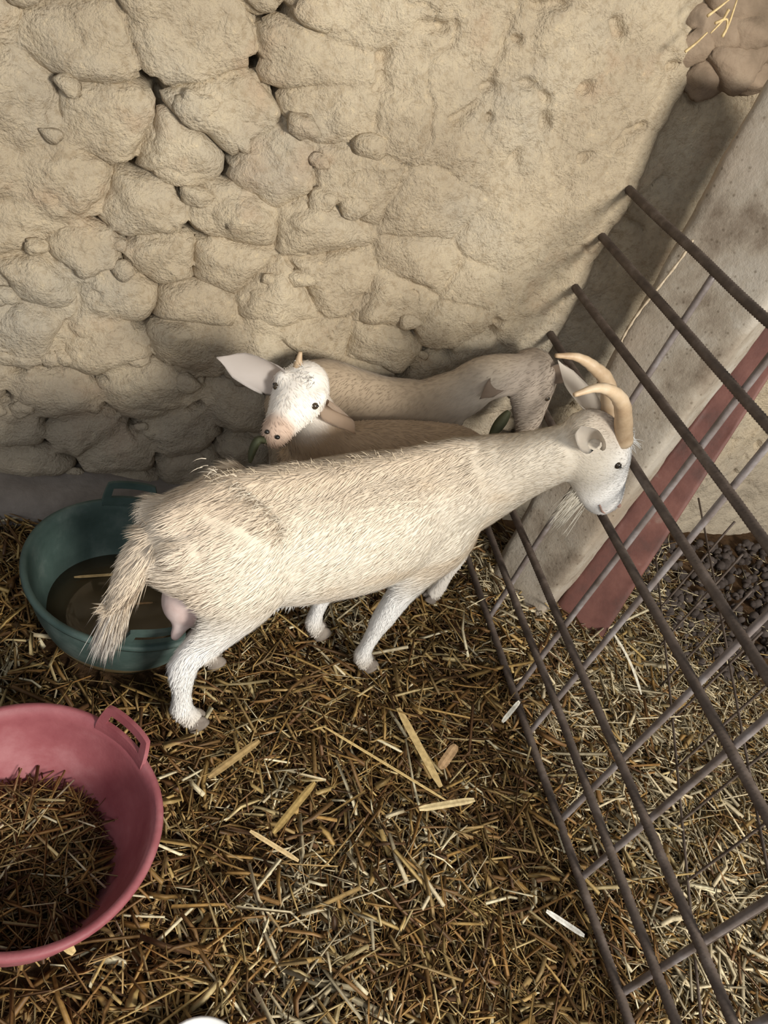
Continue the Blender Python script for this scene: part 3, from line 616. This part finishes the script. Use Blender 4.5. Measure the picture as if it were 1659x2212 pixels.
# tail
tp = [W(-.385, 0, .575), W(-.415, -.005, .535), W(-.437, -.01, .475), W(-.452, -.012, .42)]
tl = loft([[*tp[0], .035, .026], [*tp[1], .032, .022], [*tp[2], .026, .017], [*tp[3], .012, .008]], GV, 5, 12); tm = mesh_of('tail', tl[0], tl[1], MCOAT); set_col(tm, np.tile([.66, .52, .37], (len(tl[0]), 1))); tail = obj('tail', tm, goat)
obj('tail_coat', fur(tm, 5000, lambda P: np.tile(nz(tp[3] - tp[0]), (len(P), 1)), lambda P: np.full(len(P), .035), lambda P: np.tile([.70, .585, .45], (len(P), 1)), .0010, .22, 8), goat)['kind'] = 'stuff'
tlh = tuft('tail_hair', goat, tp, [nz(W(-.46, 0, .40) - W(-.40, 0, .57)), nz(W(-.47, -.01, .36) - W(-.415, 0, .53)), nz(W(-.465, -.02, .33) - W(-.44, 0, .47)), nz([-.1, -.02, -1])], .135, 2600, .0010, lambda R: np.tile([.72, .60, .46], (len(R), 1)) + .3 * smooth(.5, .44, R[:, 2])[:, None] * [.3, .5, .7], 6, .085, .25)
# udder
uv = [ball(W(-.295, -.005, .385), (.056, .050, .068), 20), loft([[*W(-.315, -.030, .34), .016, .016], [*W(-.322, -.032, .315), .013, .013], [*W(-.325, -.033, .300), .008, .008]], GV, 4, 10), loft([[*W(-.305, .02, .34), .016, .016], [*W(-.31, .02, .315), .013, .013], [*W(-.313, .02, .300), .008, .008]], GV, 4, 10)]
um = remeshed(uv, .006, 5, 'udder'); um.materials.append(MSKIN); obj('udder', um, goat)
for s in (-1, 1):
    du = .105 if s > 0 else 0; df = -.075 if s > 0 else 0
    hoof(goat, W(-.247 + du, .071 * s, .0), GD); hoof(goat, W(.243 + df, .068 * s, .0), GD)
    eye(goat, H0 + HA * .082 + HU * .036 + HL * .0575 * s, HL * s + HU * .2 + HA * .2)
# horns
NH = [H0 + HA * .055 + HU * .070 - HL * .030, aty((1345, 880), 1.025), aty((1325, 848), 1.015), aty((1290, 838), 1.01), aty((1240, 853), 1.005)]
FH = [H0 + HA * .055 + HU * .070 + HL * .030, aty((1312, 830), 1.125), aty((1285, 795), 1.135), aty((1248, 772), 1.145), aty((1200, 768), 1.15)]
obj('horn', horn_mesh(NH, .021, .0045), goat); obj('horn', horn_mesh(FH, .021, .0045), goat)
eb = H0 + HA * .012 + HU * .038
en = ear_mesh(aty((1285, 950), 1.035), aty((1256, 920), .955), .027, nz(HA * .6 + np.array([.3, -.3, -.5])), 1.35)
ef = ear_mesh(eb + HL * .040, aty((1205, 778), 1.17), .030, nz(HA * .6 + np.array([.2, -.5, .3])), 1.0)
for e in (en, ef):
    set_col(e, np.tile([.78, .72, .64], (len(e.vertices), 1))); obj('ear', e, goat)
ch = H0 + HA * .185 - HU * .055
tuft('beard', goat, [ch - HA * .03, ch, ch + HA * .03], [nz([-.35, -.05, -1])] * 3, .085, 110, .0011, lambda R: np.tile([.80, .74, .62], (len(R), 1)), 9, .09, .35)
tuft('forelock', goat, [H0 + HA * .07 + HU * .082 - HL * .02, H0 + HA * .085 + HU * .084 + HL * .02], [nz(HA + HU * .5)] * 2, .040, 130, .0010, lambda R: np.tile([.84, .82, .78], (len(R), 1)), 10, .45, .3)
for s in (-1, 1):
    v, f = ball(H0 + HA * .256 + HU * .012 + HL * .027 * s, (.007, .006, .005), 8); obj('nostril', mesh_of('nostril', v, f, MNOSE), goat)
mv, mf = tube(catmull([H0 + HA * .262 - HU * .022 - HL * .026, H0 + HA * .235 - HU * .030 - HL * .0365, H0 + HA * .205 - HU * .030 - HL * .0405], 6), .0022, 6); obj('mouth', mesh_of('mouth', mv, mf, MNOSE), goat)

# ---- helper for the two goats behind
def rear_goat(label, y0, stations, neckst, headst, hl, legs, tint, seed, hair, extra=()):
    loc = np.mean([s[0] for s in stations]), y0, 0
    g = thing('goat', (float(loc[0]), y0, 0), label, 'goat'); lat = np.array([0, 1.0, 0])
    ps = [loft([[x, y, z, a, b] for (x, y, z, a, b) in stations], lat, 6, 24), loft(neckst, hl if len(neckst) > 4 else lat, 6, 20), loft(headst, hl, 6, 20)] + list(extra)
    for lg in legs: ps.append(loft(lg, lat, 5, 14))
    me = remeshed(ps, .0065, 6, 'goat_body'); paint(me, tint); me.materials.append(MCOAT); obj('body', me, g)
    fd = nz(np.array(neckst[-1][:3]) - np.array(stations[0][:3]))
    hr = fur(me, hair, lambda P: np.tile(-fd * .8 + np.array([0, 0, -.5]), (len(P), 1)), lambda P: np.full(len(P), .013), tint, .0009, .24, seed); obj('coat_hair', hr, g)['kind'] = 'stuff'
    return g
def leg(x, y, top, f, back=False, bx=0):
    o = .035 if back else .0
    return [[x, y, top, .045, .08], [x, y, top * .72, .038, .06], [x + o * .6, y, top * .52, .026, .036], [x + o, y, top * .40, .021, .027], [x + o * .8, y, .10, .016, .018], [x + o * .7, y, .055, .019, .021], [x + o * .7 + f * .012, y, .02, .019, .023]]
# goat looking at the camera, middle
K0 = aty((668, 822), 1.335); K1 = aty((592, 938), 1.215); KA = nz(K1 - K0); KL = nz(ROT @ nz([115, 55, 0])); KL = nz(KL - (KL @ KA) * KA); KU = nz(np.cross(KA, KL)); KU = KU if KU @ (EYE - K0) > 0 else -KU
KLen = np.linalg.norm(K1 - K0)
def kk(t, p, a, b): return [*(K0 + KA * t * KLen + KU * p), a, b]
def tint2(P):
    n = fbm(P * 5, 3, 23); c = np.tile([.42, .305, .20], (len(P), 1)) * (1 + .16 * n)[:, None]
    dh = np.linalg.norm(P - (K0 + (K1 - K0) * .45), axis=1); k = smooth(.165, .085, dh)[:, None]; c = c * (1 - k) + np.array([.84, .78, .70]) * k
    k = smooth(.06, .035, np.linalg.norm(P - (K1 + KA * .005), axis=1))[:, None] * .8; c = c * (1 - k) + np.array([.50, .33, .23]) * k
    k = smooth(.28, .18, P[:, 2])[:, None]; return c * (1 - k) + np.array([.78, .72, .64]) * k
st2 = [(1.16, 1.385, .46, .03, .05), (1.13, 1.382, .455, .07, .09), (1.06, 1.375, .45, .090, .125), (.95, 1.37, .445, .098, .135), (.85, 1.365, .44, .102, .135), (.75, 1.36, .435, .095, .130), (.66, 1.358, .435, .08, .115), (.59, 1.355, .44, .05, .07)]
nk2 = [[.70, 1.36, .46, .075, .10], [.635, 1.357, .53, .058, .075], [.598, 1.352, .60, .050, .058], [*(K0 + KA * .02 - KU * .03), .046, .046]]
hs2 = [kk(-.12, -.01, .035, .032), kk(.05, 0, .052, .050), kk(.28, 0, .058, .056), kk(.50, -.002, .052, .052), kk(.75, -.006, .037, .040), kk(.97, -.01, .030, .032), kk(1.10, -.012, .020, .020)]
lg2 = [leg(1.09, 1.335, .43, -1, True), leg(1.12, 1.44, .43, -1, True), leg(.68, 1.315, .42, -1), leg(.66, 1.42, .42, -1)]
lg2[0] = [[1.10, 1.36, .42, .05, .09], [1.12, 1.345, .31, .042, .062], [1.165, 1.325, .22, .027, .036], [1.175, 1.312, .17, .022, .027], [1.16, 1.30, .10, .018, .020], [1.152, 1.295, .05, .021, .024], [1.14, 1.29, .02, .021, .024]]
g2 = rear_goat('tan kid goat with white face and horn buds looking at the viewer', 1.365, st2, nk2, hs2, KL, lg2, tint2, 15, 24000, [ball(K0 + KA * .02 + KU * .018, (.05, .05, .045)), ball(K0 + KA * .30 * KLen + KU * .03 - KL * .04, .022), ball(K0 + KA * .30 * KLen + KU * .03 + KL * .04, .022)])
for q in ((1.145, 1.29, 0), (1.14, 1.44, 0), (.665, 1.315, 0), (.645, 1.42, 0)): hoof(g2, q, (-1, 0, 0), .85)
hb = K0 + KA * .05 * KLen + KU * .045
obj('horn', horn_mesh([aty((648, 822), 1.318), aty((643, 797), 1.318), aty((649, 760), 1.325)], .017, .004), g2)
obj('horn', horn_mesh([aty((676, 830), 1.32), aty((683, 815), 1.32), aty((690, 800), 1.325)], .012, .005), g2)
for s, tip in ((-1, aty((468, 772), 1.33)), (1, aty((768, 938), 1.30))):
    b0 = K0 + KA * .18 * KLen + KL * .050 * s + KU * .005
    e = ear_mesh(b0, tip, .037 if s < 0 else .026, nz(EYE - b0) * (1 if s < 0 else .6) + KA * .6, 1.25); set_col(e, np.tile([.70, .64, .60] if s < 0 else [.58, .45, .34], (len(e.vertices), 1))); obj('ear', e, g2)
    eye(g2, K0 + KA * .44 * KLen + KU * .028 + KL * .045 * s, KL * s + KU * .7, .0085)
    v, f = ball(K0 + KA * 1.06 * KLen + KU * .012 + KL * .012 * s, (.006, .005, .005), 8); obj('nostril', mesh_of('nostril', v, f, MPUPIL), g2)
tuft('forehead_hair', g2, [K0 + KA * .1 * KLen + KU * .05 - KL * .02, K0 + KA * .25 * KLen + KU * .055 + KL * .02], [nz(KA + KU * .4)] * 2, .022, 160, .0009, lambda R: np.tile([.84, .80, .74], (len(R), 1)), 12, .5, .2, 3)

# goat against the wall, head down by the post
J0 = aty((1150, 785), 1.545); J1 = aty((1140, 935), 1.475); JA = nz(J1 - J0); JL = nz([.75, -.66, .05]); JL = nz(JL - (JL @ JA) * JA); JU = nz(np.cross(JA, JL)); JU = JU if JU @ (EYE - J0) > 0 else -JU; JLen = np.linalg.norm(J1 - J0)
def jj(t, p, a, b): return [*(J0 + JA * t * JLen + JU * p), a, b]
def tint3(P):
    n = fbm(P * 5, 3, 43); c = np.tile([.40, .31, .215], (len(P), 1)) * (1 + .16 * n)[:, None]
    k = np.exp(-(((P - np.array([1.15, 1.47, .58])) ** 2).sum(1) / .10 ** 2))[:, None] * .8; c = c * (1 - k) + np.array([.80, .74, .64]) * k
    k = smooth(.16, .08, np.linalg.norm(P - (J0 + (J1 - J0) * .4), axis=1))[:, None] * .7; c = c * (1 - k) + np.array([.52, .44, .37]) * k
    k = smooth(.28, .18, P[:, 2])[:, None]; return c * (1 - k) + np.array([.74, .68, .60]) * k
st3 = [(.57, 1.55, .47, .03, .05), (.61, 1.55, .475, .07, .09), (.69, 1.552, .490, .085, .125), (.78, 1.555, .475, .088, .125), (.88, 1.555, .460, .090, .125), (.98, 1.555, .465, .085, .125), (1.06, 1.555, .48, .07, .11), (1.12, 1.553, .49, .05, .08)]
nk3 = [[1.03, 1.553, .52, .065, .09], [1.10, 1.552, .575, .055, .080], [1.155, 1.55, .635, .048, .072], [*(J0 + JA * .03 - JU * .01), .045, .055]]
hs3 = [jj(-.16, -.015, .035, .035), jj(.0, -.01, .060, .055), jj(.25, -.005, .070, .066), jj(.45, 0, .060, .062), jj(.75, .0, .042, .048), jj(1.0, 0, .034, .038), jj(1.1, 0, .022, .022)]
lg3 = [leg(.66, 1.505, .46, 1, False), leg(.67, 1.60, .46, 1, False), leg(1.06, 1.505, .45, 1), leg(1.07, 1.60, .45, 1)]
g3 = rear_goat('beige goat standing against the wall with its head lowered beside the post', 1.55, st3, nk3, hs3, JL, lg3, tint3, 17, 22000, [ball(J0 + JA * .3 * JLen + JU * .032 - JL * .048, .024), ball(J0 + JA * .3 * JLen + JU * .032 + JL * .048, .024)])
for q in ((.67, 1.505, 0), (.68, 1.60, 0), (1.07, 1.505, 0), (1.08, 1.60, 0)): hoof(g3, q, (1, 0, 0), .85)
for s, tip in ((-1, aty((1036, 862), 1.45)), (1, aty((1192, 800), 1.47))):
    b0 = J0 + JA * .10 * JLen + JL * .055 * s
    e = ear_mesh(b0, tip if s < 0 else b0 + JL * .05 - JA * .01 + np.array([0, -.02, .0]), .028, nz(nz(EYE - b0) + JA * .3), .9); set_col(e, np.tile([.46, .36, .28], (len(e.vertices), 1))); obj('ear', e, g3)
    eye(g3, J0 + JA * .42 * JLen + JU * .034 + JL * .052 * s, JL * s + JU * .7, .008)

# ------------------------------------------------------------------ small things
def leaf(pts, w, mt, label, cat='leaf'):
    P = catmull(pts, 6); n = len(P); T = np.gradient(P, axis=0); sd = np.cross(T, ROT @ [0, 0, 1]); sd /= np.linalg.norm(sd, axis=1)[:, None]; t = np.linspace(0, 1, n); ww = w * np.sin(np.pi * (t * .9 + .06)) ** .6
    up = np.cross(sd, T); up /= np.linalg.norm(up, axis=1)[:, None]; V = np.stack([P - sd * ww[:, None], P + up * .003, P + sd * ww[:, None], P - up * .003], 1).reshape(-1, 3)
    F = grid_faces(n, 4, True).tolist() + [[3, 2, 1, 0], [(n - 1) * 4 + j for j in range(4)]]
    return tag(obj('feed_leaf', mesh_of('feed_leaf', V, F, mt), origin=tuple(P[0])), label, cat)
leaf([aty((590, 960), 1.215), aty((560, 950), 1.20), aty((545, 975), 1.19), aty((540, 1000), 1.18)], .009, MLEAF, 'dark green leaf hanging from the white faced goat mouth')
leaf([aty((1100, 888), 1.45), aty((1080, 915), 1.44), aty((1058, 945), 1.43)], .016, MLEAF, 'dark dry leaf below the chin of the goat by the post')
wb = gnd((500, 2217), .05); wb = wb - .08 * nz([wb[0], wb[1], 0]); prof = [(.0, .0), (.05, .0), (.066, .012), (.078, .045), (.080, .050), (.074, .050), (.062, .016), (.0, .010)]; n = 40; th = np.linspace(0, 2 * np.pi, n, endpoint=False)
V = np.vstack([np.c_[r * np.cos(th), r * np.sin(th), np.full(n, z)] for r, z in prof]); bo = obj('bowl', fast_mesh('bowl', V, grid_faces(len(prof), n, True), np.full((len(prof) - 1) * n, 4), MWHITE, True)); bo.location = (wb[0], wb[1] , .0)
tag(bo, 'white plastic bowl cut off by the bottom edge', 'bowl')

# loose brown stones and straw in the broken corner high beside the post
MSTONE = simple('brown_rubble', [(.3, (.17, .125, .085)), (.55, (.27, .20, .14)), (.8, (.36, .28, .20))], 9, .95, .1, .6, 45, .008)
for k, (p, r) in enumerate([((1520, 165), .040), ((1588, 120), .058), ((1632, 55), .050), ((1548, 60), .042), ((1640, 165), .040), ((1590, 20), .045), ((1500, 105), .030)]):
    c = aty(p, 1.69); v, f = ball((0, 0, 0), 1, 20); pn = rng.normal(0, 1, (11, 3)); pn /= np.linalg.norm(pn, axis=1)[:, None]; dt = v @ pn.T; rad = np.min(np.where(dt > .05, rng.uniform(.62, .95, 11)[None] / np.maximum(dt, .05), 1.2), axis=1)
    v = v * (rad * (1 + .10 * fbm(v * 3 + k * 7, 3, 300 + k)))[:, None] * np.array([r * 1.75, r * 1.0, r * 1.3])
    obj('stone', mesh_of('stone', v + c, f, MSTONE), wall, origin=None)
def wisp(stems, r, label):
    ps = [tube(catmull([aty(p, 1.60) for p in st], 6), np.linspace(r, r * .5, (len(st) - 1) * 6 + 1), 5) for st in stems]; v, f = join(ps)
    me = mesh_of('straw_wisp', v, f, MSTRAW); set_col(me, np.tile([.66, .50, .26], (len(v), 1))); return tag(obj('straw_wisp', me), label, 'straw')
wisp([[(1480, 112), (1505, 92), (1528, 70)], [(1528, 35), (1555, 15), (1580, -5)], [(1575, 20), (1560, 45), (1535, 72)], [(1560, 80), (1575, 50), (1592, 0)], [(1545, 50), (1570, 42), (1568, 70)]], .0035, 'tangle of pale straw caught in the broken wall corner at the top right')
tw = catmull([aty(p, 1.395) for p in [(1497, 518), (1470, 560), (1425, 618), (1385, 668), (1360, 705), (1342, 740), (1347, 765)]], 6); v, f = tube(tw, .0030 * (1 + .3 * np.sin(np.arange(len(tw)) * 1.7)), 6)
tm2 = mesh_of('edge_highlight', v, f, MSTRAW); set_col(tm2, np.tile([.52, .43, .32], (len(v), 1))); tag(obj('edge_highlight', tm2), 'thin crooked pale line painted in as the highlight along the chipped edge of the concrete post', 'edge_highlight')  # pale tube that paints the highlight on the post's chipped edge
